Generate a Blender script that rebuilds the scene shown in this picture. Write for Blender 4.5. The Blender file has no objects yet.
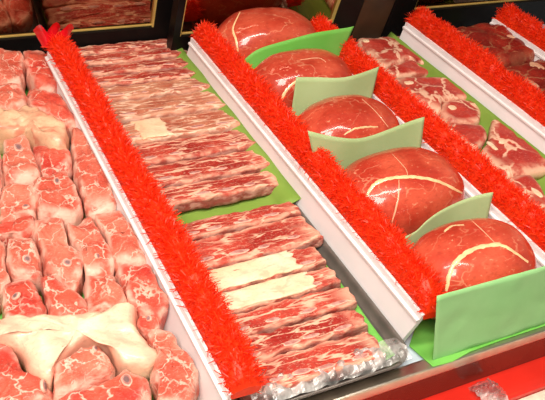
import bpy, bmesh, math, random
from mathutils import Vector, Matrix, noise
from mathutils.bvhtree import BVHTree
R = random.Random(7)
scene = bpy.context.scene
COL = scene.collection

# ------------------------------------------------------------------ camera
F = 770.0; CX, CY = 272.5, 200.0; CAMZ = 0.62
AX = Vector((0.88882226, -0.43970568, 0.12905002))     # image right
AY = Vector((-0.17409312, -0.58450302, -0.79249467))   # image down
AZ = Vector((0.42389453, 0.68192019, -0.59606903))     # view direction
CAM = Vector((0, 0, CAMZ))
def ray(px, py): return (AX*(px-CX) + AY*(py-CY) + AZ*F).normalized()
def at(px, py, z=0.0):
    d = ray(px, py); return CAM + d*((z-CAM.z)/d.z)
def aty(px, py, y):
    d = ray(px, py); return CAM + d*(y/d.y)
cd = bpy.data.cameras.new('camera'); cam = bpy.data.objects.new('camera', cd); COL.objects.link(cam)
cd.sensor_width = 36; cd.lens = F/545*36; cd.clip_start = 0.01
m = Matrix((AX, -AY, -AZ)).transposed().to_4x4(); m.translation = CAM
cam.matrix_world = m
scene.camera = cam
vs = scene.view_settings
vs.view_transform = 'Standard'; vs.look = 'None'; vs.gamma = 1; vs.use_curve_mapping = False; vs.exposure = 0.5

# ------------------------------------------------------------------ helpers
def link(name, me, mat=None, parent=None, loc=(0,0,0), rot=(0,0,0), smooth=True):
    o = bpy.data.objects.new(name, me); COL.objects.link(o)
    if mat: me.materials.append(mat)
    if smooth:
        for p in me.polygons: p.use_smooth = True
    if parent: o.parent = parent
    o.location = loc; o.rotation_euler = rot
    return o
def mesh(name, vs_, fs, rim=None, side=None):
    me = bpy.data.meshes.new(name); me.from_pydata([tuple(v) for v in vs_], [], fs); me.update()
    if rim is not None:
        a = me.attributes.new('rim', 'FLOAT', 'POINT')
        a.data.foreach_set('value', rim)
    if side is not None:
        a = me.attributes.new('side', 'FLOAT', 'POINT'); a.data.foreach_set('value', side)
    return me
def empty(name, loc=(0,0,0)):
    o = bpy.data.objects.new(name, None); COL.objects.link(o); o.location = loc; o.empty_display_size = .02
    return o
def tag(o, label, cat, group=None):
    o['label'] = label; o['category'] = cat
    if group: o['group'] = group
    return o
def box(name, a, b, mat, parent=None, bevel=0.0, loc=(0,0,0)):
    bm = bmesh.new(); bmesh.ops.create_cube(bm, size=1)
    for v in bm.verts:
        v.co = Vector([(a[i]+b[i])/2 + v.co[i]*(b[i]-a[i]) for i in range(3)]) - Vector(loc)
    if bevel: bmesh.ops.bevel(bm, geom=bm.edges[:], offset=bevel, segments=2, affect='EDGES', profile=.6)
    me = bpy.data.meshes.new(name); bm.to_mesh(me); bm.free()
    return link(name, me, mat, parent, loc, smooth=False)
def closed_spline(pts, n):
    k = len(pts); out = []
    per = [ (pts[(i+1)%k]-pts[i]).length for i in range(k)]; tot = sum(per)
    for j in range(n):
        s = tot*j/n; i = 0
        while s > per[i] and i < k-1: s -= per[i]; i += 1
        t = s/per[i]
        p0, p1, p2, p3 = pts[(i-1)%k], pts[i], pts[(i+1)%k], pts[(i+2)%k]
        c = .5*((2*p1)+(p2-p0)*t+(2*p0-5*p1+4*p2-p3)*t*t+(3*p1-p0-3*p2+p3)*t**3)
        lin = p1.lerp(p2, t)
        out.append(lin.lerp(c, .7))
    return out
RINGS = [(.86,0),(.97,.06),(1.0,.35),(1.0,.65),(.97,.86),(.91,.97),(.82,1.0),(.68,1.0),(.5,1.0),(.3,1.0),(.12,1.0)]
FLAT = [(.93,0),(.985,.06),(1.0,.3),(1.0,.7),(.99,.90),(.965,.985),(.92,1.0),(.80,1.0),(.66,1.0),(.5,1.0),(.3,1.0),(.12,1.0)]
def slab_mesh(name, pts, h, dome=.12, amp=.002, freq=40, n=56, rings=RINGS, edge=.0015, inset=None):
    """rounded slab of meat over a closed outline (local XY, star shaped about 0)"""
    seed = Vector((R.uniform(0,90), R.uniform(0,90), R.uniform(0,90)))
    pts = [Vector((p[0], p[1])) for p in pts]
    area = sum(pts[i].cross(pts[(i+1)%len(pts)]) if hasattr(pts[i],'cross') else 0 for i in range(len(pts)))
    if area < 0: pts.reverse()
    out = closed_spline(pts, n)
    V, Fc, rim, side = [], [], [], []
    for ri, (s, zf) in enumerate(rings):
        zz = h*(zf + dome*(1-s*s)*(zf > .99))
        for p in out:
            if inset is not None:
                L = p.length
                q = p*max(0.0, (1 - (1-s)*min(1, inset/L)) if zf < .99 else s)
                if zf < .99: q = p*(1-(1-s)*min(1.0, inset/max(L,1e-5)*1.0))
            else: q = p*s
            v = Vector((q.x, q.y, zz))
            d = noise.noise_vector(v*freq+seed)
            w = 1 if zf > .2 else .25
            d2 = noise.noise_vector(v*freq*2.7+seed); d += d2*.45
            v += Vector((d.x*edge*w*1.2, d.y*edge*w*1.2, d.z*amp*(1 if zf > .5 else 0)))
            if zf == 0: v.z = 0
            V.append(v); rim.append(0 if s < .68 else min(1.0, (s-.68)/.26)); side.append(1.0 if zf < .9 else 0.0)
    nr = len(rings)
    for r in range(nr-1):
        for i in range(n):
            j = (i+1) % n
            Fc.append((r*n+i, r*n+j, (r+1)*n+j, (r+1)*n+i))
    V.append(Vector((0, 0, h*(1+dome)))); rim.append(0); side.append(0)
    c = len(V)-1
    for i in range(n): Fc.append(((nr-1)*n+i, (nr-1)*n+(i+1)%n, c))
    Fc.append(tuple(reversed(range(n))))
    return mesh(name, V, Fc, rim, side)
def centroid(P):
    s = Vector((0,0)); A = 0
    for i in range(len(P)):
        a, b = P[i], P[(i+1)%len(P)]; c = a.x*b.y-b.x*a.y
        A += c; s += (a+b)*c
    return s/(3*A)
def slab_px(name, px, z0, h, mat, dome=.12, amp=.002, freq=40, shrink=1.0, n=56, edge=.0015, ztop=None):
    P = [at(x, y, z0+h if ztop is None else ztop).to_2d() for x, y in px]
    c = centroid(P)
    me = slab_mesh(name, [(p-c)*shrink for p in P], h, dome, amp, freq, n, edge=edge)
    return link(name, me, mat, None, (c.x, c.y, z0))
def bvh_of(o):
    mw = Matrix.LocRotScale(o.location, o.rotation_euler, o.scale)
    return BVHTree.FromPolygons([mw @ v.co for v in o.data.vertices], [tuple(p.vertices) for p in o.data.polygons])
def drape(name, o, line, width, mat, lift=.0006, jag=.3, steps=8):
    """a ribbon of fat lying on the surface of o, along a line seen on it"""
    tree = bvh_of(o); L = [Vector(p) for p in line]; S = []
    for i in range(len(L)-1):
        p0, p1, p2, p3 = L[max(i-1,0)], L[i], L[i+1], L[min(i+2,len(L)-1)]
        for k in range(steps):
            t = k/steps
            S.append(.5*((2*p1)+(p2-p0)*t+(2*p0-5*p1+4*p2-p3)*t*t+(3*p1-p0-3*p2+p3)*t**3))
    S.append(L[-1]); H = []
    for p in S:
        hit, nn, _, _ = tree.ray_cast(CAM, ray(p.x, p.y))
        if hit is not None: H.append((hit, nn))
    if len(H) < 3: return None
    V, Fc = [], []; nH = len(H); inv = o.location
    for i, (p, nn) in enumerate(H):
        d = (H[min(i+1,nH-1)][0]-H[max(i-1,0)][0]).normalized(); sd = d.cross(nn).normalized()
        tt = i/(nH-1); w = width*(.25+.75*math.sin(math.pi*min(1,max(0,.06+.88*tt)))**.6)
        for k, u in enumerate((-1,-.5,0,.5,1)):
            q = p + sd*(w*(u + (R.uniform(-jag,jag) if abs(u) == 1 else 0)))
            q2, n2, _, _ = tree.find_nearest(q)
            V.append(q2 + n2*(lift*(1-.9*abs(u))+.0001) - inv)
    for i in range(nH-1):
        for k in range(4):
            a = i*5+k; Fc.append((a, a+1, a+6, a+5))
    return link(name, mesh(name, V, Fc), mat, o)

# ------------------------------------------------------------------ materials
class N:
    def __init__(s, name):
        s.m = bpy.data.materials.new(name); s.m.use_nodes = True; s.t = s.m.node_tree
        s.b = s.t.nodes['Principled BSDF']
    def n(s, typ, **kw):
        nd = s.t.nodes.new(typ)
        for k, v in kw.items(): setattr(nd, k, v)
        return nd
    def l(s, a, b): s.t.links.new(a, b)
    def math(s, op, a, b=None, clamp=False):
        nd = s.n('ShaderNodeMath', operation=op, use_clamp=clamp)
        for i, x in enumerate((a, b)):
            if x is None: continue
            if isinstance(x, (int, float)): nd.inputs[i].default_value = x
            else: s.l(x, nd.inputs[i])
        return nd.outputs[0]
    def ramp(s, x, a, b, lo=0, hi=1):
        nd = s.n('ShaderNodeMapRange', interpolation_type='SMOOTHSTEP')
        s.l(x, nd.inputs[0])
        for i, v in zip((1,2,3,4), (a,b,lo,hi)): nd.inputs[i].default_value = v
        return nd.outputs[0]
    def mix(s, f, a, b):
        nd = s.n('ShaderNodeMix', data_type='RGBA')
        if isinstance(f, (int,float)): nd.inputs[0].default_value = f
        else: s.l(f, nd.inputs[0])
        for i, x in ((6,a),(7,b)):
            if isinstance(x, tuple): nd.inputs[i].default_value = (*x, 1)
            else: s.l(x, nd.inputs[i])
        return nd.outputs[2]
    def noise(s, vec, scale, detail=3, rough=.5):
        nd = s.n('ShaderNodeTexNoise'); nd.inputs['Scale'].default_value = scale
        nd.inputs['Detail'].default_value = detail; nd.inputs['Roughness'].default_value = rough
        s.l(vec, nd.inputs['Vector']); return nd
    def coords(s):
        tc = s.n('ShaderNodeTexCoord'); oi = s.n('ShaderNodeObjectInfo')
        sc = s.n('ShaderNodeVectorMath', operation='ADD')
        cb = s.n('ShaderNodeCombineXYZ')
        r = s.math('MULTIPLY', oi.outputs['Random'], 7.3)
        for i in range(3): s.l(r, cb.inputs[i])
        s.l(tc.outputs['Object'], sc.inputs[0]); s.l(cb.outputs[0], sc.inputs[1])
        return sc.outputs[0]
    def vscale(s, v, xyz):
        nd = s.n('ShaderNodeVectorMath', operation='MULTIPLY'); s.l(v, nd.inputs[0]); nd.inputs[1].default_value = xyz
        return nd.outputs[0]
    def bump(s, h, strength, dist):
        nd = s.n('ShaderNodeBump'); nd.inputs['Strength'].default_value = strength; nd.inputs['Distance'].default_value = dist
        s.l(h, nd.inputs['Height']); s.l(nd.outputs[0], s.b.inputs['Normal'])
        return nd
def plain(name, col, rough=.5, metal=0, spec=.5, bump=None, vary=0, coat=0):
    k = N(name); b = k.b
    b.inputs['Roughness'].default_value = rough; b.inputs['Metallic'].default_value = metal
    b.inputs['Specular IOR Level'].default_value = spec; b.inputs['Coat Weight'].default_value = coat
    v = k.coords(); nz = k.noise(v, 14 if not bump else bump[0], 4)
    k.l(k.mix(k.ramp(nz.outputs['Fac'], .3, .7), tuple(c*(1-vary) for c in col), tuple(min(1,c*(1+vary)) for c in col)), b.inputs['Base Color'])
    if bump: k.bump(nz.outputs['Fac'], bump[1], bump[2])
    return k.m
def meat(name, dark, light, fat, scale, vein_w=.07, vein=.9, marb=.5, rim=.8, rough=.35, coat=.2, coat_rough=.1,
         gate=(.38,.58), bump=.5, marb_scale=170, marb_gate=(.56,.68), film=0, sidec=None, spec=.25):
    k = N(name); b = k.b; v = k.coords()
    big = k.noise(v, 22, 3)
    vs_ = k.vscale(v, scale)
    wn = k.noise(vs_, 1.3, 3, .6)
    w1 = k.n('ShaderNodeVectorMath', operation='SUBTRACT'); k.l(wn.outputs['Color'], w1.inputs[0]); w1.inputs[1].default_value = (.5,.5,.5)
    w2 = k.n('ShaderNodeVectorMath', operation='SCALE'); k.l(w1.outputs[0], w2.inputs[0]); w2.inputs['Scale'].default_value = 1.1
    w3 = k.n('ShaderNodeVectorMath', operation='ADD'); k.l(vs_, w3.inputs[0]); k.l(w2.outputs[0], w3.inputs[1])
    vo = k.n('ShaderNodeTexVoronoi', feature='DISTANCE_TO_EDGE'); vo.inputs['Scale'].default_value = 1
    k.l(w3.outputs[0], vo.inputs['Vector'])
    ve = k.ramp(vo.outputs['Distance'], vein_w*.25, vein_w, 1, 0)
    g = k.noise(v, 30, 2)
    ve = k.math('MULTIPLY', ve, k.ramp(g.outputs['Fac'], gate[0], gate[1], .12, 1))
    ve = k.math('MULTIPLY', ve, vein)
    vf = k.vscale(v, (1, 1.8, 1.6))
    fn = k.noise(vf, marb_scale, 4, .65)
    mb = k.math('MULTIPLY', k.ramp(fn.outputs['Fac'], marb_gate[0], marb_gate[1]), marb)
    at_ = k.n('ShaderNodeAttribute', attribute_name='rim')
    rn = k.noise(v, 55, 3)
    rr = k.math('MULTIPLY', k.math('MULTIPLY', at_.outputs['Fac'], k.ramp(rn.outputs['Fac'], .35, .6, .1, 1)), rim)
    fm = k.math('MAXIMUM', k.math('MAXIMUM', ve, mb), rr, True)
    c = k.mix(k.ramp(big.outputs['Fac'], .32, .68), dark, light)
    c = k.mix(k.math('MULTIPLY', k.ramp(fn.outputs['Fac'], .3, .5, 1, 0), .35), c, tuple(x*.55 for x in dark))
    c = k.mix(fm, c, fat)
    if sidec:
        sa = k.n('ShaderNodeAttribute', attribute_name='side'); sn = k.noise(k.vscale(v, (1,1,2)), 60, 3)
        c = k.mix(k.math('MULTIPLY', sa.outputs['Fac'], .85), c, k.mix(k.ramp(sn.outputs['Fac'], .4, .6), sidec[0], sidec[1]))
    k.l(c, b.inputs['Base Color'])
    b.inputs['Roughness'].default_value = rough; b.inputs['Specular IOR Level'].default_value = spec
    b.inputs['Coat Weight'].default_value = coat; b.inputs['Coat Roughness'].default_value = coat_rough
    hh = k.math('ADD', k.math('MULTIPLY', fm, .5), fn.outputs['Fac'])
    k.bump(hh, bump, .0015)
    if film:       # tight clear film: broad soft creases in the glossy top coat only
        fz = k.noise(v, 26, 2, .45); nd = k.n('ShaderNodeBump'); nd.inputs['Strength'].default_value = film
        nd.inputs['Distance'].default_value = .004; k.l(fz.outputs['Fac'], nd.inputs['Height']); k.l(nd.outputs[0], b.inputs['Coat Normal'])
    return k.m

FATC = (.86,.62,.42)
RS = ((.22,.035,.028),(.46,.22,.18))
M_rib = meat('short_rib_meat', (.33,.018,.013), (.52,.058,.036), (.80,.46,.32), (15,85,20), .085, 1, .45, .75, gate=(.34,.52), rough=.5, coat=.05, sidec=RS, marb_scale=240, marb_gate=(.55,.62), bump=.8)
M_tanrib = meat('tan_short_rib', (.42,.10,.055), (.60,.24,.14), (.84,.58,.42), (15,85,20), .10, 1, .5, .4, gate=(.34,.52), rough=.5, coat=.05, sidec=((.40,.15,.1),(.6,.36,.28)), marb_scale=240, bump=.8)  # rib meat toned tan for the paler slices of the rear pile
M_neck = meat('neck_meat', (.57,.078,.045), (.74,.19,.12), (.88,.58,.46), (42,42,24), .05, .8, .35, .85, rough=.42, coat=.10, gate=(.32,.50), bump=1, marb_scale=230, marb_gate=(.54,.66))
M_red = meat('neck_red_meat', (.52,.036,.024), (.70,.115,.068), (.88,.56,.44), (38,38,24), .05, .75, .3, .75, rough=.42, coat=.10, bump=1, marb_scale=230)
M_roast = meat('roast_meat', (.42,.034,.017), (.58,.086,.043), (.85,.45,.26), (13,17,20), .02, .28, .45, 0, rough=.3, coat=.55, coat_rough=.07, bump=.15, marb_scale=120, marb_gate=(.60,.72), film=.6)
M_steak = meat('steak_meat', (.38,.022,.016), (.52,.058,.038), (.84,.52,.36), (15,13,15), .06, .95, .25, .85, rough=.45, coat=.1, gate=(.35,.5))
M_dark = meat('dark_beef', (.18,.008,.006), (.34,.022,.012), (.50,.25,.12), (18,22,18), .06, .5, .3, .2, rough=.45, coat=.1)
M_cream = meat('fat', (.82,.58,.36), (.90,.72,.52), (.80,.42,.28), (22,45,20), .10, .6, .25, 0, rough=.35, coat=.25, bump=.3)  # cream colour of the rib layers and steak bones
M_tan = meat('tan_fat', (.66,.33,.20), (.80,.52,.33), (.60,.16,.10), (24,60,20), .16, .7, .35, 0, rough=.4, coat=.2, bump=.3)
M_creamsheet = meat('cream_sheet', (.80,.46,.33), (.90,.76,.52), (.78,.34,.25), (14,18,20), .10, .5, .3, .4, rough=.35, coat=.35, bump=.5)  # mottled cream for the pale patch across the front neck bones
M_streak = plain('pale_streak', (.74,.34,.20), .3, coat=.8, vary=.2)
def bone_mat():
    k = N('cut_bone'); v = k.coords(); nz = k.noise(v, 160, 3)
    a = k.n('ShaderNodeAttribute', attribute_name='rim')
    c = k.mix(k.ramp(nz.outputs['Fac'], .35, .65), (.40,.15,.13), (.55,.30,.26))
    k.l(k.mix(k.ramp(a.outputs['Fac'], .25, .75), c, (.80,.42,.32)), k.b.inputs['Base Color'])
    k.b.inputs['Roughness'].default_value = .35; k.bump(nz.outputs['Fac'], .3, .001); return k.m
M_bone = bone_mat()
M_marrow = plain('bone_marrow', (.22,.12,.12), .35, vary=.3)
M_seam = plain('roast_fat_seam', (.84,.52,.27), .3, coat=.5, vary=.15, bump=(90,.3,.001))
M_white = plain('white_plastic', (.80,.76,.77), .35, vary=.03)
M_deck = plain('pale_deck_plate', (.55,.66,.74), .35, vary=.05)
M_steel = plain('stainless_steel', (.62,.56,.48), .28, metal=1, vary=.08, bump=(60,.1,.001))
M_tray = plain('dark_tray_metal', (.20,.175,.155), .35, metal=.5, vary=.15, bump=(40,.15,.002))
M_maroon = plain('maroon_panel', (.14,.022,.013), .25, vary=.2, coat=.3)
M_redpaint = plain('red_enamel', (.62,.022,.012), .2, vary=.08, coat=.6)
M_black = plain('black_frame', (.005,.004,.004), .4, spec=.15, vary=.2)
M_gold = plain('gold_trim', (.62,.45,.13), .3, metal=.25, vary=.1)
M_mirror = plain('dark_tinted_mirror', (.40,.27,.19), .05, metal=1, vary=.04)
M_brown = plain('bronze_stile', (.05,.025,.013), .4, spec=.2, vary=.25)
M_beige = plain('beige_counter_edge', (.72,.60,.48), .5, vary=.12, bump=(80,.2,.002))
M_floor = plain('grey_floor_tile', (.22,.20,.18), .5, vary=.1)
M_wallm = plain('dim_wall', (.20,.16,.13), .7, vary=.08)
def paper(name, c1, c2, rough=.6):
    k = N(name); v = k.coords(); nz = k.noise(v, 14, 4); fb = k.noise(v, 500, 2)
    k.l(k.mix(k.ramp(nz.outputs['Fac'], .3, .7), c1, c2), k.b.inputs['Base Color'])
    k.b.inputs['Roughness'].default_value = rough; k.b.inputs['Specular IOR Level'].default_value = .3
    k.bump(fb.outputs['Fac'], .08, .0008); return k.m
M_paper = paper('green_butcher_paper', (.13,.42,.06), (.18,.48,.09))
M_pale = paper('pale_green_butcher_paper', (.27,.56,.22), (.32,.61,.26))
M_olive = paper('olive_butcher_paper', (.17,.29,.04), (.22,.34,.06))
M_sage = paper('sage_butcher_paper', (.33,.44,.20), (.39,.50,.25))
def fringe_mat():
    k = N('red_plastic_fringe'); g = k.n('ShaderNodeNewGeometry')
    c = k.mix(g.outputs['Random Per Island'], (.90,.030,.004), (.97,.066,.007))
    k.l(c, k.b.inputs['Base Color']); k.b.inputs['Roughness'].default_value = .45
    tr = k.n('ShaderNodeBsdfTranslucent'); k.l(c, tr.inputs[0])
    mx = k.n('ShaderNodeMixShader'); mx.inputs[0].default_value = .35
    out = k.t.nodes['Material Output']
    k.l(k.b.outputs[0], mx.inputs[1]); k.l(tr.outputs[0], mx.inputs[2]); k.l(mx.outputs[0], out.inputs[0]); return k.m
M_fringe = fringe_mat()
def film_mat():
    k = N('clear_film'); v = k.coords(); nz = k.noise(v, 55, 3)
    tr = k.n('ShaderNodeBsdfTransparent'); gl = k.n('ShaderNodeBsdfGlossy'); gl.inputs['Roughness'].default_value = .3
    fr = k.n('ShaderNodeFresnel'); fr.inputs[0].default_value = 1.5
    bp = k.n('ShaderNodeBump'); bp.inputs['Strength'].default_value = .6; bp.inputs['Distance'].default_value = .004
    k.l(nz.outputs['Fac'], bp.inputs['Height']); k.l(bp.outputs[0], gl.inputs['Normal'])
    mx = k.n('ShaderNodeMixShader'); k.l(k.math('ADD', fr.outputs[0], .06, True), mx.inputs[0])
    df = k.n('ShaderNodeBsdfDiffuse'); df.inputs[0].default_value = (.9,.88,.85,1); m2 = k.n('ShaderNodeMixShader')
    k.l(k.ramp(k.noise(v, 35, 3).outputs['Fac'], .40, .62, .06, .42), m2.inputs[0]); k.l(tr.outputs[0], m2.inputs[1]); k.l(df.outputs[0], m2.inputs[2])
    k.l(m2.outputs[0], mx.inputs[1]); k.l(gl.outputs[0], mx.inputs[2]); k.l(mx.outputs[0], k.t.nodes['Material Output'].inputs[0]); return k.m
M_film = film_mat()

# ------------------------------------------------------------------ the setting
fl = box('floor', (-3,-2.5,-.95), (4,3,-.9), M_floor); fl['kind'] = 'structure'
wb = box('wall_back', (-3,2.2,-.9), (4,2.3,2.0), M_wallm); wb['kind'] = 'structure'

# ------------------------------------------------------------------ display case
case = tag(empty('display_case', (.55,.75,-.9)), 'red and maroon butcher display case with steel front rail and pale deck', 'display case')
off = Vector(case.location)
def cbox(name, a, b, mat, bevel=.0): return box(name, Vector(a)-off, Vector(b)-off, mat, case, bevel)
cbox('deck', (-.35,.397,-.02), (1.45,1.20,0), M_deck)
cbox('front_rail', (-.35,.384,-.012), (1.45,.399,.0035), M_steel, .002)
cbox('front_panel', (-.35,.386,-.056), (1.45,.400,-.012), M_maroon)
cbox('red_ledge', (-.35,.349,-.075), (1.45,.392,-.053), M_redpaint, .004)
cbox('counter_edge', (-.35,.20,-.085), (1.45,.349,-.058), M_beige, .004)
cbox('base_cabinet', (-.35,.40,-.9), (1.45,1.20,-.02), M_maroon)

# mirrored sliding doors that lean over the back of the deck
def door(x0, x1, y, zb, zt, label, trim_top=True, left=.03, right=.03, fb=.045):
    tilt = math.radians(13)
    d = tag(empty('mirrored_sliding_door', ((x0+x1)/2, y, zb)), label, 'sliding door', 'mirrored doors at the back of the case')
    d.rotation_euler = (tilt, 0, 0)
    w = (x1-x0)/2; H = zt-zb
    bm = bmesh.new()
    for a, b in (((-w,0,0),(w,.022,fb)), ((-w,0,fb),(-w+left,.022,H)), ((w-right,0,fb),(w,.022,H)), ((-w+left,0,H-.04),(w-right,.022,H))):
        r = bmesh.ops.create_cube(bm, size=1)
        for v in r['verts']: v.co = Vector([(a[i]+b[i])/2+v.co[i]*(b[i]-a[i]) for i in range(3)])
    me = bpy.data.meshes.new('frame'); bm.to_mesh(me); bm.free(); fr = link('frame', me, M_black, d, smooth=False)
    box('mirror_pane', (-w+left,.008,fb), (w-right,.012,H-.04), M_mirror, d)
    bm = bmesh.new(); t = .0025
    for a, b in (((-w+left,.0062,fb-.0005),(w-right,.010,fb+t)), ((-w+left-.0005,.002,fb),(-w+left+t,.010,H-.04)), ((w-right-t,.002,fb),(w-right+.0005,.010,H-.04))):
        r = bmesh.ops.create_cube(bm, size=1)
        for v in r['verts']: v.co = Vector([(a[i]+b[i])/2+v.co[i]*(b[i]-a[i]) for i in range(3)])
    me = bpy.data.meshes.new('gold_trim'); bm.to_mesh(me); bm.free(); link('gold_trim', me, M_gold, fr, smooth=False)
    return d
door(-.30, .455, 1.158, .004, .50, 'dark mirrored door with gold trim behind the neck bones and the rear rib pile')
door(.440, .800, 1.108, .004, .50, 'dark mirrored door with gold trim behind the rearmost wrapped roast', left=.012, right=.05, fb=.050)
door(.870, 1.45, 1.104, .003, .50, 'dark mirrored door with gold trim behind the dark beef', left=.05, fb=.064)
st = box('door_stile', (-.035,0,0), (.035,.02,.48), M_brown, None, .002, (0,0,0))
st.location = (.836, 1.108, .003); st.rotation_euler = (math.radians(13),0,0)
tag(st, 'bronze brown upright between two mirrored doors behind the bone-in steaks', 'door post')

# ------------------------------------------------------------------ dividers with red fringe
def divider(x, y0, y1, label, seed, front_slant=.012, tuft=False):
    rr = random.Random(seed)
    d = tag(empty('display_divider', (x, (y0+y1)/2, 0)), label, 'divider', 'white dividers with red fringe')
    yc = (y0+y1)/2; a, b = y0-yc, y1-yc
    # panel: leaning white wall with a lip along its top; profile in x-z swept along y
    prof = [(-.012,.001),(-.0015,.0475),(-.0045,.0485),(-.0045,.0515),(-.001,.0525),(-.0005,.060),(.0025,.0605),(.004,.056),(.004,.050),(-.004,.001)]
    V, Fc = [], []; n = len(prof); ys = 2
    for k, yy in enumerate((a, b)):
        for px_, pz in prof:
            sl = (-.0 if k else front_slant*(pz/.06-1)*-1)
            V.append((px_, yy+sl, pz))
    for i in range(n): j = (i+1) % n; Fc.append((i, j, n+j, n+i))
    Fc.append(tuple(reversed(range(n)))); Fc.append(tuple(range(n, 2*n)))
    link('panel', mesh('panel', V, Fc), M_white, d, smooth=False)
    # fringe: a lumpy dense core covered with short soft curls
    V, Fc = [], []
    def lump(yy, u): return noise.noise(Vector((yy*36, u*2.2, seed*3.1)))*.0045 + noise.noise(Vector((yy*95, u*4, seed*1.7)))*.003
    C0 = [(.0035,.052),(.0030,.062),(.0040,.073),(.0075,.083),(.0140,.089),(.0205,.088),(.0265,.081),(.0305,.070),(.0290,.058),(.024,.052)]
    nc = len(C0)-1
    def core(yy, u):
        f = u*nc; k = min(int(f), nc-1); t = f-k
        x_ = C0[k][0]*(1-t)+C0[k+1][0]*t; z_ = C0[k][1]*(1-t)+C0[k+1][1]*t
        dx, dz = C0[k+1][0]-C0[k][0], C0[k+1][1]-C0[k][1]; l_ = math.hypot(dx, dz)
        nn = Vector((-dz/l_, 0, dx/l_)); e = min(1, (yy-a)/.026, (b-yy)/.014); e = max(0, e)**.5
        p = Vector((x_, yy, .052+(z_-.052)*(.25+.75*e)))
        w = min(1, u*3.5)
        return p + nn*lump(yy, u)*w, nn
    segs, cu = 150, 20
    for k in range(segs+1):
        yy = a+(b-a)*k/segs
        for q in range(cu+1): V.append(core(yy, q/cu)[0])
    for k in range(segs):
        for q in range(cu): s_ = k*(cu+1)+q; Fc.append((s_, s_+1, s_+cu+2, s_+cu+1))
    Fc.append(tuple(range(cu+1))); Fc.append(tuple(segs*(cu+1)+q for q in range(cu, -1, -1)))
    for _ in range(int(21000*(y1-y0))):
        yy = rr.uniform(a+.001, b-.001); u = rr.uniform(.12, .98)
        p, nn = core(yy, u); left = u < .3
        d_ = (nn*(.55 if left else 1) + Vector((0, 0, .55)) + Vector((rr.gauss(.1 if left else 0,.30), rr.gauss(0,.42), rr.gauss(0,.30)))).normalized()
        ln = rr.uniform(.005, .0115)*(.8 if left else 1)
        ax = d_.cross(Vector((rr.gauss(0,1), rr.gauss(0,1), rr.gauss(0,1)))).normalized()
        bd = Vector((rr.gauss(0,.0028), rr.gauss(0,.0030), rr.gauss(-.0014,.0018)))
        wd = rr.uniform(.0003, .00065); i = len(V); st_ = p-nn*.001
        for pt, w in ((st_, wd), (st_+d_*ln*.55+bd*.3, wd), (st_+d_*ln+bd, wd*.7)): V.append(pt-ax*w); V.append(pt+ax*w)
        Fc.append((i,i+1,i+3,i+2)); Fc.append((i+2,i+3,i+5,i+4))
    link('fringe', mesh('fringe', V, Fc), M_fringe, d, smooth=False)
    if tuft:   # a wide glossy curl of the strip at the far end
        V, Fc = [], []
        for (ox, dx, oy) in ((.003,-.018,0),(.010,.000,.004),(.018,.010,-.004)):
            i = len(V)
            for k in range(9):
                t = k/8
                for q in range(5):
                    u = (q-2)/2
                    V.append((ox+dx*t+u*.0105*(1-.25*t*t), b-.012+oy+.010*u*u-.016*t*t, .070+.056*t-.013*t*u*u-.008*t*t))
            for k in range(8):
                for q in range(4):
                    s = i+k*5+q; Fc.append((s, s+1, s+6, s+5))
        link('curled_end', mesh('curled_end', V, Fc), plain('red_gloss_plastic', (.75,.01,.02), .15, coat=.5), d)
    return d
divider(.230, .389, 1.075, 'white divider with red fringe between the neck bones and the short ribs', 1, tuft=True)
divider(.464, .413, 1.078, 'white divider with red fringe between the short ribs and the wrapped roasts', 2)
divider(.670, .405, 1.065, 'white divider with red fringe between the wrapped roasts and the bone-in steaks', 3)
divider(.886, .405, 1.062, 'white divider with red fringe between the bone-in steaks and the dark beef', 4)
divider(1.083, .405, 1.045, 'white divider with red fringe right of the dark beef, at the right edge', 5)

# ------------------------------------------------------------------ paper sheets lying on the deck
def flat_sheet(name, x0, x1, y0, y1, z, mat, label):
    V, Fc = [], []; nx, ny = 14, 44
    for j in range(ny+1):
        for i in range(nx+1):
            x = x0+(x1-x0)*i/nx; y = y0+(y1-y0)*j/ny
            edge = (i in (0,nx))
            if edge: x += (.0022 if j % 2 else -.0022)
            V.append((x, y, z+.0008*noise.noise(Vector((x*30, y*30, 2)))))
    for j in range(ny):
        for i in range(nx):
            a = j*(nx+1)+i; Fc.append((a, a+1, a+nx+2, a+nx+1))
    cx, cy = (x0+x1)/2, (y0+y1)/2
    V = [(v[0]-cx, v[1]-cy, v[2]) for v in V]
    o = link(name, mesh(name, V, Fc), mat, None, (cx, cy, 0))
    s = o.modifiers.new('thick', 'SOLIDIFY'); s.thickness = .0005
    tag(o, label, 'paper', 'green paper sheets'); return o
flat_sheet('green_paper_sheet', -.20, .212, .402, 1.10, .0022, M_paper, 'green paper sheet lying under the neck bones at the left')
def curl_sheet(x0, xf, x1, z0, zf, z1, y0, y1, mat, label):
    # a sheet that lies flat and turns up along its right side
    prof = [(x0,z0),((x0*2+xf)/3,z0),((x0+2*xf)/3,z0),(xf-.012,z0+.001),(xf-.004,(z0+zf)/2),(xf,zf),((xf+x1)/2,(zf+z1)/2),(x1,z1)]
    V, Fc = [], []; ny = 40; n = len(prof); cx, cy = (x0+x1)/2, (y0+y1)/2
    for j in range(ny+1):
        y = y0+(y1-y0)*j/ny
        for i, (x, z) in enumerate(prof):
            w = .002*noise.noise(Vector((y*14, i*.6, x0*9))) if i > 4 else 0
            V.append((x-cx-(abs(w) if i > 4 else 0), y-cy, z+w))
    for j in range(ny):
        for i in range(n-1): a = j*n+i; Fc.append((a, a+1, a+n+1, a+n))
    o = link('green_paper_sheet', mesh('green_paper_sheet', V, Fc), mat, None, (cx, cy, 0))
    s = o.modifiers.new('thick', 'SOLIDIFY'); s.thickness = .0005
    return tag(o, label, 'paper', 'green paper sheets')
curl_sheet(.264, .434, .4405, .0050, .008, .0105, .410, .62, M_paper, 'green paper sheet in the metal tray under the front rib pile')
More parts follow.
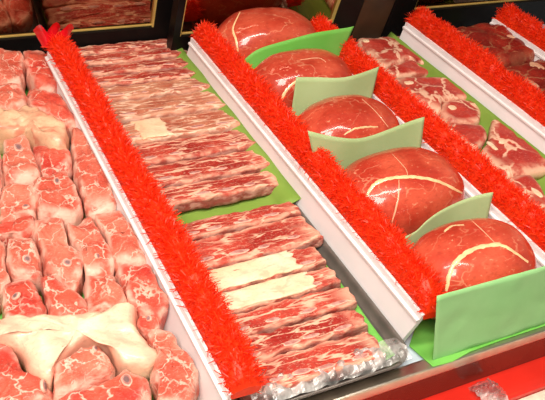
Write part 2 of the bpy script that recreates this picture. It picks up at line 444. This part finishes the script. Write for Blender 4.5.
curl_sheet(.262, .440, .4595, .0058, .0215, .030, .668, 1.145, M_olive, 'green paper sheet under the rear rib pile, turned up against the divider')
curl_sheet(.712, .868, .8765, .0022, .018, .030, .402, 1.085, M_olive, 'olive green paper sheet under the bone-in steaks')
curl_sheet(.926, 1.060, 1.0735, .0022, .018, .026, .402, 1.085, M_olive, 'olive green paper sheet under the dark beef')

# ------------------------------------------------------------------ metal tray of the ribs
def tray():
    x0, x1, y0, y1 = .246, .4535, .3895, 1.153; cx, cy = (x0+x1)/2, (y0+y1)/2
    def loop(inset, z, r=.03):
        pts = []
        for (sx, sy, a0) in ((1,-1,-90),(1,1,0),(-1,1,90),(-1,-1,180)):
            px_, py_ = sx*((x1-x0)/2-inset-r), sy*((y1-y0)/2-inset-r)
            for k in range(7):
                a = math.radians(a0+90*k/6); pts.append((px_+r*math.cos(a), py_+r*math.sin(a), z))
        return pts
    L = [loop(.0115,.0006), loop(.0090,.0060), loop(.0022,.015), loop(-.000,.0175), loop(-.0005,.0195), loop(.0015,.0205), loop(.0035,.0185), loop(.0042,.015), loop(.010,.0035)]
    V = [p for l in L for p in l]; n = 28; Fc = []
    for r in range(len(L)-1):
        for i in range(n): Fc.append((r*n+i, r*n+(i+1)%n, (r+1)*n+(i+1)%n, (r+1)*n+i))
    Fc.append(tuple(reversed(range(n)))); Fc.append(tuple((len(L)-1)*n+i for i in range(n)))
    o = link('metal_tray', mesh('metal_tray', V, Fc), M_tray, None, (cx, cy, 0))
    return tag(o, 'shiny dark metal tray with rounded corners holding the short ribs', 'tray')
tray()

# ------------------------------------------------------------------ short rib slices
def rib(xr, y0, y1, ang, label, group, mat, fat=None, xl=.262, tilt=-6, T=.017, bones=4, yo=0):
    # slab between front edge y0 and back edge y1, its front edge propped a little higher
    w = y1-y0-.0012; tl = math.radians(tilt); L = xr-xl; hl = L/2; hw = w/2; P = []
    for i in range(15):
        u = -1+2*i/14; P.append((u*hl*.985, -hw+R.uniform(-.0016,.0022)+.004*abs(u)**5))
    for e in (-.75,-.4,0,.4,.75): P.append((hl+R.uniform(-.0035,.0025), hw*e))
    for i in range(15):
        u = 1-2*i/14; P.append((u*hl*.985, hw+R.uniform(-.002,.0012)-.002*abs(u)**4))
    for e in (.75,.4,0,-.4,-.75): P.append((-hl+R.uniform(-.003,.003), hw*e))
    me = slab_mesh('short_rib_slice', P, T, .06, .0022, 70, 130, edge=.0014, rings=FLAT)
    o = link('short_rib_slice', me, mat, None, ((xl+xr)/2, (y0+y1)/2+yo, .0075+hw*math.sin(abs(tl))), (tl, 0, math.radians(ang)))
    tag(o, label, 'meat', group)
    for k in range(bones):     # oval rib bones cut through, along the front side
        u = -hl*.82+(2*hl*.82)*(k+.5)/bones+R.uniform(-.008,.008); a, b = R.uniform(.009,.014), R.uniform(.0026,.0038)
        q = [(a*math.cos(t*math.pi/6)*R.uniform(.9,1.1), b*math.sin(t*math.pi/6)*R.uniform(.9,1.1)) for t in range(12)]
        link('bone', slab_mesh('bone', q, .0022, .1, .0003, 90, 24, edge=.0004), M_bone, o, (u, -hw*.60+R.uniform(-.001,.003), T-.0009), (0,0,R.uniform(-.06,.06)))
    if fat:  # pale patch over part of the slice, put on as a thin layer
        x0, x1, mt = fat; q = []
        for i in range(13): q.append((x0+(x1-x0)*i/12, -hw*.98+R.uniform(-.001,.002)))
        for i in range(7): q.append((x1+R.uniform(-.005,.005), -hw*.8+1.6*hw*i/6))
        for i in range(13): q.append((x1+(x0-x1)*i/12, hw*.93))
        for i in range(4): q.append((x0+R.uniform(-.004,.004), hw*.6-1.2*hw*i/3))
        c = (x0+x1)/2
        f_ = link('cream_layer', slab_mesh('cream_layer', [(p[0]-c, p[1]) for p in q], .003, .2, .0008, 60, 100, edge=.001, inset=.022), mt, o, (c, 0, T-.0006))
        f_['label'] = 'cream layer'
    return o
ZR = .027
def pile(spec, yback, group, **kw):
    ys = [yback]+[at(px, py, ZR).y for (px, py), *_ in spec]
    for i, ((px, py), a, mat, fat, label) in enumerate(spec):
        rib(at(px, py, ZR).x+.006+R.uniform(-.002,.002), ys[i+1], ys[i], a, label, group, mat, fat, **kw)
T0, TT = M_rib, M_tanrib
pile([
 ((183,45),0,T0,None,'short rib slice at the very back of the rear pile, by the black door frame'),
 ((189,55),0,T0,None,'short rib slice second from the back of the rear pile'),
 ((195,65),0,T0,None,'short rib slice third from the back of the rear pile'),
 ((204,75),0,T0,None,'short rib slice in the rear pile, just behind the tan slices'),
 ((219,88),0,TT,None,'tan short rib slice, rearmost of the tan ones in the rear pile'),
 ((229,107),0,TT,None,'tan short rib slice, middle one of the tan ones in the rear pile'),
 ((248,127),1,TT,(-.062,-.016,M_cream),'tan short rib slice with a cream patch, frontmost tan one in the rear pile'),
 ((258,147),1,T0,None,'red short rib slice in the rear pile, just in front of the tan ones'),
 ((270,168),0,T0,None,'red short rib slice second from the front of the rear pile'),
 ((279,186),0,T0,None,'red short rib slice at the front of the rear pile, above bare green paper'),
], 1.150, 'short rib slices in the rear pile')
pile([
 ((302,215),1,T0,None,'short rib slice at the back of the front pile, beside bare green paper'),
 ((322,243),2,T0,None,'red short rib slice in the front pile, just behind the cream covered slices'),
 ((328,266),2,T0,(-.078,.050,M_cream),'cream covered short rib slice, rear one of the two in the front pile'),
 ((341,285),1,T0,(-.080,.052,M_cream),'cream covered short rib slice, front one of the two in the front pile'),
 ((358,305),1,T0,None,'marbled short rib slice in the front pile, just before the cream covered ones'),
 ((369,328),0,T0,None,'marbled short rib slice second from the front of the front pile'),
 ((384,358),-1,T0,None,'broad marbled short rib slice at the very front, next to the crinkled film'),
], .672, 'short rib slices in the front pile', xl=.258)

# crinkled film over the front end of the rib tray
def film():
    V, Fc = [], []; nx, ny = 60, 16; x0, x1, y0, y1 = .262, .446, .3915, .424
    for j in range(ny+1):
        for i in range(nx+1):
            x = x0+(x1-x0)*i/nx; t = j/ny; y = y0+(y1-y0)*t
            z = .022+.006*math.sin(math.pi*t)+.005*noise.noise(Vector((x*60,y*90,1)))+.003*noise.noise(Vector((x*160,y*160,5)))
            V.append((x-.356, y-.41, z-.0))
    for j in range(ny):
        for i in range(nx): a = j*(nx+1)+i; Fc.append((a, a+1, a+nx+2, a+nx+1))
    o = link('plastic_film', mesh('plastic_film', V, Fc), M_film, None, (.356,.41,0), smooth=False)
    tag(o, 'crinkled clear plastic film along the front of the rib tray', 'plastic film')
film()

# ------------------------------------------------------------------ neck bones (left)
NK = 'meaty neck bones at the left'
Z0 = .004; HN = .040
chunks = [
 # (outline as seen, material, label, bones as seen [(cx,cy,rx,ry)] )
 ([(-14,50),(0,47),(22,47),(24,66),(20,82),(-14,84)], M_neck, 'pale red neck bone piece in the far left corner by the black door frame', []),
 ([(24,47),(44,49),(54,58),(60,78),(52,88),(36,84),(26,68)], M_red, 'rounded red neck bone piece at the back, against the first red fringed divider', []),
 ([(-12,87),(18,85),(26,90),(26,104),(10,110),(-12,106)], M_neck, 'pink neck bone piece at the left edge behind the tan membrane', []),
 ([(28,87),(50,90),(62,94),(72,110),(76,120),(62,120),(40,110),(29,104)], M_red, 'deep red neck bone piece wedged by the divider beside the tan membrane', []),
 ([(-12,109),(10,113),(28,107),(42,114),(62,122),(68,132),(64,146),(42,140),(26,132),(4,130),(-12,128)], M_tan, 'tan membrane covered neck bone piece stretching from the left edge', []),
 ([(5,134),(24,134),(30,142),(41,170),(30,176),(5,174),(2,150)], M_neck, 'neck bone piece with round pale discs, left of the notch under the tan membrane', [(18,148,7,7)]),
 ([(31,142),(60,147),(71,149),(71,160),(58,166),(44,169),(38,160)], M_red, 'small red neck bone piece in front of the tan membrane', []),
 ([(70,122),(80,124),(96,143),(103,156),(117,200),(106,207),(90,206),(80,186),(73,165),(73,146)], M_neck, 'long pink neck bone piece lying along the white divider panel', []),
 ([(35,172),(56,170),(67,166),(76,184),(82,202),(74,212),(60,214),(38,208),(33,188)], M_neck, 'square pink neck bone piece with a pale centre, in the middle of the pile', [(56,181,5,4)]),
 ([(3,182),(22,180),(32,180),(36,207),(24,212),(3,220),(-2,200)], M_neck, 'neck bone piece with a torn red centre near the left edge', [(26,207,5,3)]),
 ([(-10,224),(4,221),(30,213),(34,226),(22,232),(4,233),(-10,236)], M_red, 'narrow red neck bone piece at the left edge, in front of the torn one', []),
 ([(35,216),(50,214),(60,218),(68,240),(82,252),(82,270),(74,282),(60,276),(44,262),(40,245),(33,230)], M_neck, 'large neck bone piece with two round lobes and a grey marrow hole', [(67,263,6,4)]),
 ([(66,219),(78,218),(92,215),(102,232),(113,250),(112,262),(100,270),(86,269),(82,252),(72,238)], M_neck, 'pink neck bone piece right of the two-lobed one, below the speck of green paper', [(96,256,4,3)]),
 ([(94,211),(108,207),(118,205),(130,222),(141,240),(148,256),(138,260),(117,260),(106,236)], M_neck, 'streaky pink neck bone piece touching the divider, right of the green paper speck', []),
 ([(6,236),(20,233),(32,234),(40,250),(42,266),(32,274),(18,273),(8,266)], M_neck, 'neck bone piece with a red round muscle at the left, level with the two-lobed one', [(26,259,6,4)]),
 ([(-16,150),(0,150),(2,176),(-2,196),(-16,198)], M_neck, 'sliver of pink neck bone piece cut by the left edge beside the round pale discs', []),
 ([(-16,238),(4,238),(6,266),(12,276),(0,286),(-16,290)], M_neck, 'sliver of neck bone piece cut by the left edge, behind the round red one', []),
 ([(4,284),(14,278),(30,277),(38,292),(46,304),(40,314),(20,318),(2,316)], M_red, 'round red neck bone piece at the left edge, just behind the cream sheet', [(17,296,6,3)]),
 ([(40,274),(50,272),(60,280),(74,286),(88,296),(86,312),(68,316),(52,315),(46,300)], M_red, 'neck bone piece with a brownish oval muscle, left of the square marbled one', []),
 ([(85,274),(100,272),(113,271),(120,284),(128,298),(122,308),(104,308),(90,312),(86,292)], M_neck, 'square marbled neck bone piece with a red stripe, just behind the cream sheet', []),
 ([(117,265),(132,263),(150,262),(160,284),(167,298),(160,316),(146,308),(132,302),(126,288)], M_red, 'blocky red neck bone piece in the corner against the divider, above the bone knob', [(133,261,9,2)]),
 ([(-12,320),(10,318),(40,318),(70,317),(88,314),(106,310),(124,303),(138,306),(136,318),(138,330),(148,340),(158,352),(148,362),(134,364),(118,358),(108,344),(96,338),(80,342),(66,352),(54,362),(50,380),(40,376),(28,364),(18,346),(2,340),(-12,342)], M_creamsheet, 'large cream sheet draped over the front neck bones', []),
 ([(138,311),(148,309),(159,313),(160,322),(154,328),(144,327),(138,321)], M_red, 'small dark red bone knob next to the cream sheet and the divider', [(150,318,4,3)]),
 ([(148,328),(158,325),(170,329),(184,345),(201,367),(196,384),(188,402),(158,404),(158,384),(152,366),(158,352),(149,338)], M_neck, 'smooth pink neck bone piece with a fat seam, frontmost against the divider', []),
 ([(56,364),(70,352),(84,343),(98,340),(106,346),(114,358),(112,368),(96,375),(76,386),(58,392),(52,384)], M_neck, 'oblong pink neck bone piece framed by the cream sheet at the front', [(94,349,3,2.5)]),
 ([(56,396),(74,388),(96,378),(116,370),(130,366),(148,372),(152,388),(146,404),(100,408),(60,408)], M_red, 'dark red neck bone piece with a grey bone hole at the front edge', [(127,381,6,7)]),
 ([(-10,344),(6,344),(16,350),(26,366),(34,378),(48,382),(50,398),(30,408),(-10,408)], M_red, 'ragged red neck bone piece in the front left corner', [(42,386,6,5),(22,358,5,5)]),
]
for i, (px, mat, label, bones) in enumerate(chunks):
    h = HN*R.uniform(.93,1.04)
    if i in (4,): h = .046
    if mat is M_creamsheet: h = .046
    if label.startswith('small dark red bone'): h = .034
    o = slab_px('neck_bone_piece' if mat is not M_creamsheet else 'cream_sheet', px, Z0, h, mat, dome=.07, amp=.007, freq=52, shrink=1.01, n=64, edge=.003, ztop=.045)
    tag(o, label, 'meat', NK if mat is not M_creamsheet else None)
    tr = bvh_of(o)
    for (bx, by, rx, ry) in bones:
        hit, nn, _, _ = tr.ray_cast(CAM, ray(bx, by))
        if hit is None: continue
        s = .00085
        q = [(rx*s*math.cos(t*math.pi/6)*R.uniform(.9,1.1), ry*s*1.5*math.sin(t*math.pi/6)*R.uniform(.9,1.1)) for t in range(12)]
        bo = link('bone', slab_mesh('bone', q, .003, .1, .0004, 90, 28, edge=.0005), M_bone, o)
        bo.location = hit-o.location-Vector((0,0,.0012))
        bo.rotation_euler = Vector((0,0,1)).rotation_difference(nn).to_euler()
        link('marrow', slab_mesh('marrow', [(p[0]*.5, p[1]*.5) for p in q], .001, .1, .0002, 90, 20, edge=.0003), M_marrow, bo, (0,0,.0026))

# ------------------------------------------------------------------ wrapped roasts
def roast(cx, cy, rx, ry, h, rot, label, seams, seed, ex=2.3):
    V, Fc = [], []; nu, nv = 72, 34; sd = Vector((seed*11.3, seed*5.1, seed*2.7))
    for j in range(nv):
        ph = -math.pi/2+math.pi*(j+.5)/nv
        for i in range(nu):
            th = 2*math.pi*i/nu
            c, s = math.cos(th), math.sin(th); k = (abs(c)**ex+abs(s)**ex)**(-1/ex)
            cp, sp = math.cos(ph), math.sin(ph)
            rr_ = abs(cp)**(.64 if sp > 0 else .5)
            z = h*(.36+.64*sp) if sp > 0 else h*.36*(1-abs(sp)**1.0)
            v = Vector((rx*k*c*rr_, ry*k*s*rr_, z))
            d = noise.noise_vector(v*11+sd)*.0045 + noise.noise_vector(v*38+sd)*.0014
            d.z *= min(1, v.z/.03); v += d; v.z = max(0, v.z); V.append(v)
    for j in range(nv-1):
        for i in range(nu): a, b = j*nu+i, j*nu+(i+1)%nu; Fc.append((a, b, b+nu, a+nu))
    Fc.append(tuple(reversed(range(nu)))); Fc.append(tuple((nv-1)*nu+i for i in range(nu)))
    ca, sa = math.cos(rot), math.sin(rot)
    V = [Vector((v.x*ca-v.y*sa, v.x*sa+v.y*ca, v.z)) for v in V]
    o = link('beef_roast', mesh('beef_roast', V, Fc, [0.0]*len(V)), M_roast, None, (cx, cy, .0035))
    tag(o, label, 'meat', 'wrapped beef roasts')
    for line, w in seams:
        s = drape('fat_seam', o, line, w, M_seam if w > .0012 else M_streak)
        if s: s['label'] = 'cream fat seam'
    return o
roast(.573, .466, .086, .060, .099, 0, 'film wrapped beef roast at the front, behind the folded pale green paper',
      [([(446,291),(452,268),(468,252),(490,245),(506,247),(528,262)], .0028), ([(470,219),(482,230),(496,244)], .0007), ([(444,232),(452,226),(464,225)], .0018)], 1)
roast(.569, .612, .096, .064, .102, 0, 'film wrapped beef roast second from the front, its curved fat seam facing forward',
      [([(366,197),(375,184),(392,178),(415,177),(440,182),(462,193)], .0026), ([(392,154),(405,168),(408,177)], .0007), ([(399,180),(398,200),(392,222)], .0010)], 2)
roast(.572, .756, .088, .060, .100, 0, 'film wrapped beef roast in the middle of the five',
      [([(344,135),(354,129),(368,127),(378,127)], .0014), ([(362,99),(376,112),(388,127)], .0009)], 3)
roast(.572, .890, .090, .058, .106, 0, 'film wrapped beef roast second from the back, before the bright green paper',
      [([(282,100),(286,91),(297,80)], .0022), ([(300,60),(318,58),(326,62)], .0012)], 4)
roast(.575, 1.025, .098, .062, .114, 0, 'film wrapped beef roast at the very back by the mirrored door',
      [([(238,52),(236,40),(233,28),(240,12)], .0016)], 5)

# green sheets standing between the roasts
def stand_sheet(y, top, right_low, label, mat, xb0, xb1, lean=.012, wave=.006, seed=1, right=None):
    tp = [aty(px, py, y) for px, py in top]
    n = 28; m_ = 14; V, Fc = [], []
    L = [0]
    for i in range(len(tp)-1): L.append(L[-1]+(tp[i+1]-tp[i]).length)
    def topat(t):
        s = t*L[-1]
        for i in range(len(tp)-1):
            if s <= L[i+1] or i == len(tp)-2:
                p0, p1, p2, p3 = tp[max(i-1,0)], tp[i], tp[i+1], tp[min(i+2,len(tp)-1)]; u = (s-L[i])/(L[i+1]-L[i])
                return .5*((2*p1)+(p2-p0)*u+(2*p0-5*p1+4*p2-p3)*u*u+(3*p1-p0-3*p2+p3)*u**3)
    rl = aty(*right_low, y)
    for i in range(n+1):
        t = i/n; T = topat(t)
        B = Vector((xb0+(xb1-xb0)*t, y-lean, .004))
        for j in range(m_+1):
            s = j/m_
            p = B.lerp(T, s)
            # bow the side edges out so that the right edge runs through the seen corner
            rr_ = Vector((rl.x, y, rl.z)); e = max(0, (t-.5)*2)
            zz = p.z
            if zz < rl.z: px_ = xb1+(rl.x-xb1)*(zz-.004)/(rl.z-.004)
            else: px_ = rl.x+(T.x-rl.x)*(zz-rl.z)/max(1e-4, (T.z-rl.z))
            if t > .5: p.x += (px_-(B.lerp(topat(1), s)).x)*e*e if False else 0
            p.y += wave*math.sin(t*5.2+seed)*s
            V.append(p)
    for i in range(n):
        for j in range(m_): a = i*(m_+1)+j; Fc.append((a, a+m_+1, a+m_+2, a+1))
    c = Vector((.58, y, 0)); V = [v-c for v in V]
    o = link('green_paper_divider', mesh('green_paper_divider', V, Fc), mat, None, c)
    s = o.modifiers.new('thick', 'SOLIDIFY'); s.thickness = .0004
    return tag(o, label, 'paper', 'green papers standing between the roasts')
stand_sheet(.955, [(243,64),(258,52),(280,43),(315,31),(354,26)], (341,56), 'bright green paper standing between the two rearmost roasts', M_paper, .505, .655, seed=1)
stand_sheet(.825, [(298,79),(320,77),(345,75),(381,68)], (376,95), 'pale green paper standing behind the middle roast', M_sage, .515, .650, seed=2)
stand_sheet(.685, [(308,131),(335,135),(360,136),(390,130),(427,119)], (415,153), 'pale green paper standing between the middle roast and the one before it', M_sage, .50, .655, seed=3)
stand_sheet(.538, [(394,237),(412,229),(430,216),(460,205),(494,193)], (489,211), 'pale green paper curving behind the frontmost roast', M_sage, .50, .655, seed=4)

# folded sheet under and in front of the first roast
def folded():
    o = tag(empty('folded_green_paper', (.57,.43,0)), 'pale green paper folded up as a wall in front of the frontmost roast', 'paper', 'green papers standing between the roasts')
    c = Vector(o.location)
    yb = .392
    tl, tr_ = aty(437,296,.400), aty(560,262,.400)
    bl, br = aty(433,364,yb), aty(566,318,yb)
    V, Fc = [], []; n, m_ = 30, 12
    for i in range(n+1):
        t = i/n
        for j in range(m_+1):
            s = j/m_; p = bl.lerp(br, t).lerp(tl.lerp(tr_, t), s)
            p.y += .0025*math.sin(t*9)*s*(1-s)*2 + .0012*noise.noise(Vector((t*8, s*5, 3)))
            p.z += .0035*noise.noise(Vector((t*5, 0, 9)))*(1-s)
            V.append(p-c)
    for i in range(n):
        for j in range(m_): a = i*(m_+1)+j; Fc.append((a, a+m_+1, a+m_+2, a+1))
    f_ = link('front_flap', mesh('front_flap', V, Fc), M_pale, o); s = f_.modifiers.new('t', 'SOLIDIFY'); s.thickness = .0004
    V, Fc = [], []
    P = [at(433,367,.004), at(409,346,.004), at(416,326,.004), Vector((.50,.52,.0022)), Vector((.655,.52,.0022)), Vector((.668,.40,.003)), at(548,325,.004), at(500,341,.004), at(470,352,.004), at(452,362,.004)]
    V = [p-c for p in P]; V.append(Vector((.58,.45,.0025))-c)
    k = len(P); Fc = [(i, (i+1)%k, k) for i in range(k)]
    b_ = link('base_flap', mesh('base_flap', V, Fc), M_paper, o, smooth=False); s = b_.modifiers.new('t', 'SOLIDIFY'); s.thickness = .0004
    b_['label'] = 'brighter green bottom flap'
folded()

# ------------------------------------------------------------------ bone-in steaks
ZS = .004
steaks = [
 ([(357,37),(376,36),(404,35),(424,47),(441,58),(439,66),(426,65),(411,57),(396,62),(382,67),(368,52)], 'bone-in steak at the back of its row, against the second white panel from the right', [(366,41,5,3)], .020),
 ([(382,70),(396,64),(411,59),(424,66),(434,71),(420,73),(398,74)], 'small bone-in steak half hidden behind the round-eyed steak', [], .016),
 ([(392,80),(400,75),(430,76),(456,77),(470,84),(479,92),(476,97),(456,98),(443,100),(440,111),(424,104),(404,94)], 'wide bone-in steak with a round eye of meat, in the middle of its row', [(409,83,7,3)], .022),
 ([(443,102),(456,99),(478,99),(482,110),(481,119),(468,122),(453,121),(440,113)], 'steak end with a cream bone and a dark oval muscle', [(452,108,6,4)], .020),
 ([(444,125),(462,123),(483,124),(488,136),(478,147),(470,146),(456,136)], 'small plain red steak next to the red fringe, behind the T shaped bone', [], .018),
 ([(494,114),(502,113),(512,122),(527,132),(548,147),(556,160),(548,168),(526,172),(509,174),(494,164),(480,152),(489,140),(491,124)], 'large steak with a forked bone, rightmost in its row', [(492,146,3,7),(503,142,7,2.5)], .022),
 ([(508,178),(520,173),(532,173),(542,186),(550,204),(538,208),(524,200)], 'bone-in steak with pale fat at the front of its row', [(537,193,4,6)], .020),
]
for px, label, bones, h in steaks:
    o = slab_px('bone_in_steak', px, ZS, h, M_steak, dome=.12, amp=.003, freq=40, shrink=.985, n=64, edge=.0015)
    tag(o, label, 'meat', 'bone-in steaks'); tr = bvh_of(o)
    for (bx, by, rx, ry) in bones:
        hit, nn, _, _ = tr.ray_cast(CAM, ray(bx, by))
        if hit is None: continue
        s = .0013; q = [(rx*s*math.cos(t*math.pi/6)*R.uniform(.85,1.1), ry*s*1.5*math.sin(t*math.pi/6)*R.uniform(.85,1.1)) for t in range(12)]
        bo = link('bone', slab_mesh('bone', q, .003, .1, .0004, 90, 28, edge=.0005), M_cream, o, hit-o.location-Vector((0,0,.0014)))
        bo['label'] = 'cream bone'

# dark beef
darks = [([(440,30),(455,25),(478,22),(502,23),(514,32),(527,43),(538,53),(520,58),(500,62),(484,62),(466,50)], 'dark red beef slab at the back of the rightmost lane', [(510,37,7,4)], .050),
         ([(487,66),(502,64),(522,61),(541,56),(556,68),(574,84),(580,100),(560,112),(536,104),(512,88)], 'dark red beef slab with cream fat patches at the right edge', [(537,66,9,7),(533,84,4,7)], .050)]
for px, label, fats, h in darks:
    o = slab_px('beef_slab', px, ZS, h, M_dark, dome=.15, amp=.006, freq=32, n=64, edge=.003)
    tag(o, label, 'meat', 'dark beef slabs'); tr = bvh_of(o)
    for (bx, by, rx, ry) in fats:
        hit, nn, _, _ = tr.ray_cast(CAM, ray(bx, by))
        if hit is None: continue
        s = .0014; q = [(rx*s*math.cos(t*math.pi/6)*R.uniform(.7,1.2), ry*s*1.5*math.sin(t*math.pi/6)*R.uniform(.7,1.2)) for t in range(12)]
        link('fat_patch', slab_mesh('fat_patch', q, .003, .1, .0006, 90, 28, edge=.0008), M_tan, o, hit-o.location-Vector((0,0,.0012)))

# crumpled cellophane on the red ledge
def cello():
    p0 = at(488, 396, -.053); V, Fc = [], []; n = 14
    for j in range(n+1):
        for i in range(n+1):
            u, v = i/n-.5, j/n-.5
            z = .014*max(0, 1-2.4*(u*u+v*v))+.006*noise.noise(Vector((u*7, v*7, 3)))+.004*noise.noise(Vector((u*17, v*17, 8)))
            V.append((u*.034, v*.034-.0*z, .002+max(0,z)))
    for j in range(n):
        for i in range(n): a = j*(n+1)+i; Fc.append((a, a+1, a+n+2, a+n+1))
    o = link('cellophane_scrap', mesh('cellophane_scrap', V, Fc), M_film, None, (p0.x, p0.y, -.053), smooth=False)
    tag(o, 'small crumpled scrap of clear cellophane on the red ledge', 'plastic film')
cello()

# ------------------------------------------------------------------ light
def area(name, loc, to, sx, sy, e, col):
    l = bpy.data.lights.new(name, 'AREA'); l.shape = 'RECTANGLE'; l.size = sx; l.size_y = sy; l.energy = e; l.color = col
    o = bpy.data.objects.new(name, l); COL.objects.link(o); o.location = loc
    o.rotation_euler = (Vector(to)-Vector(loc)).to_track_quat('-Z', 'Y').to_euler(); return o
area('canopy_tube_light', (.20,.36,1.00), (.22,.55,0), 1.1, .10, 8.0, (1,.90,.78))
area('ceiling_light', (-.35,-.25,1.35), (.2,.55,0), .6, .6, 20, (1,.92,.82))
for i, (x, y) in enumerate(((.30,.18),(.42,.20),(.54,.22))):
    l = bpy.data.lights.new('spot_bulb', 'POINT'); l.energy = 1.0; l.shadow_soft_size = .018; l.color = (1,.93,.84)
    o = bpy.data.objects.new('spot_bulb', l); COL.objects.link(o); o.location = (x, y, 1.15)
w = bpy.data.worlds.new('world'); scene.world = w; w.use_nodes = True
w.node_tree.nodes['Background'].inputs[0].default_value = (1,.86,.74,1); w.node_tree.nodes['Background'].inputs[1].default_value = .17
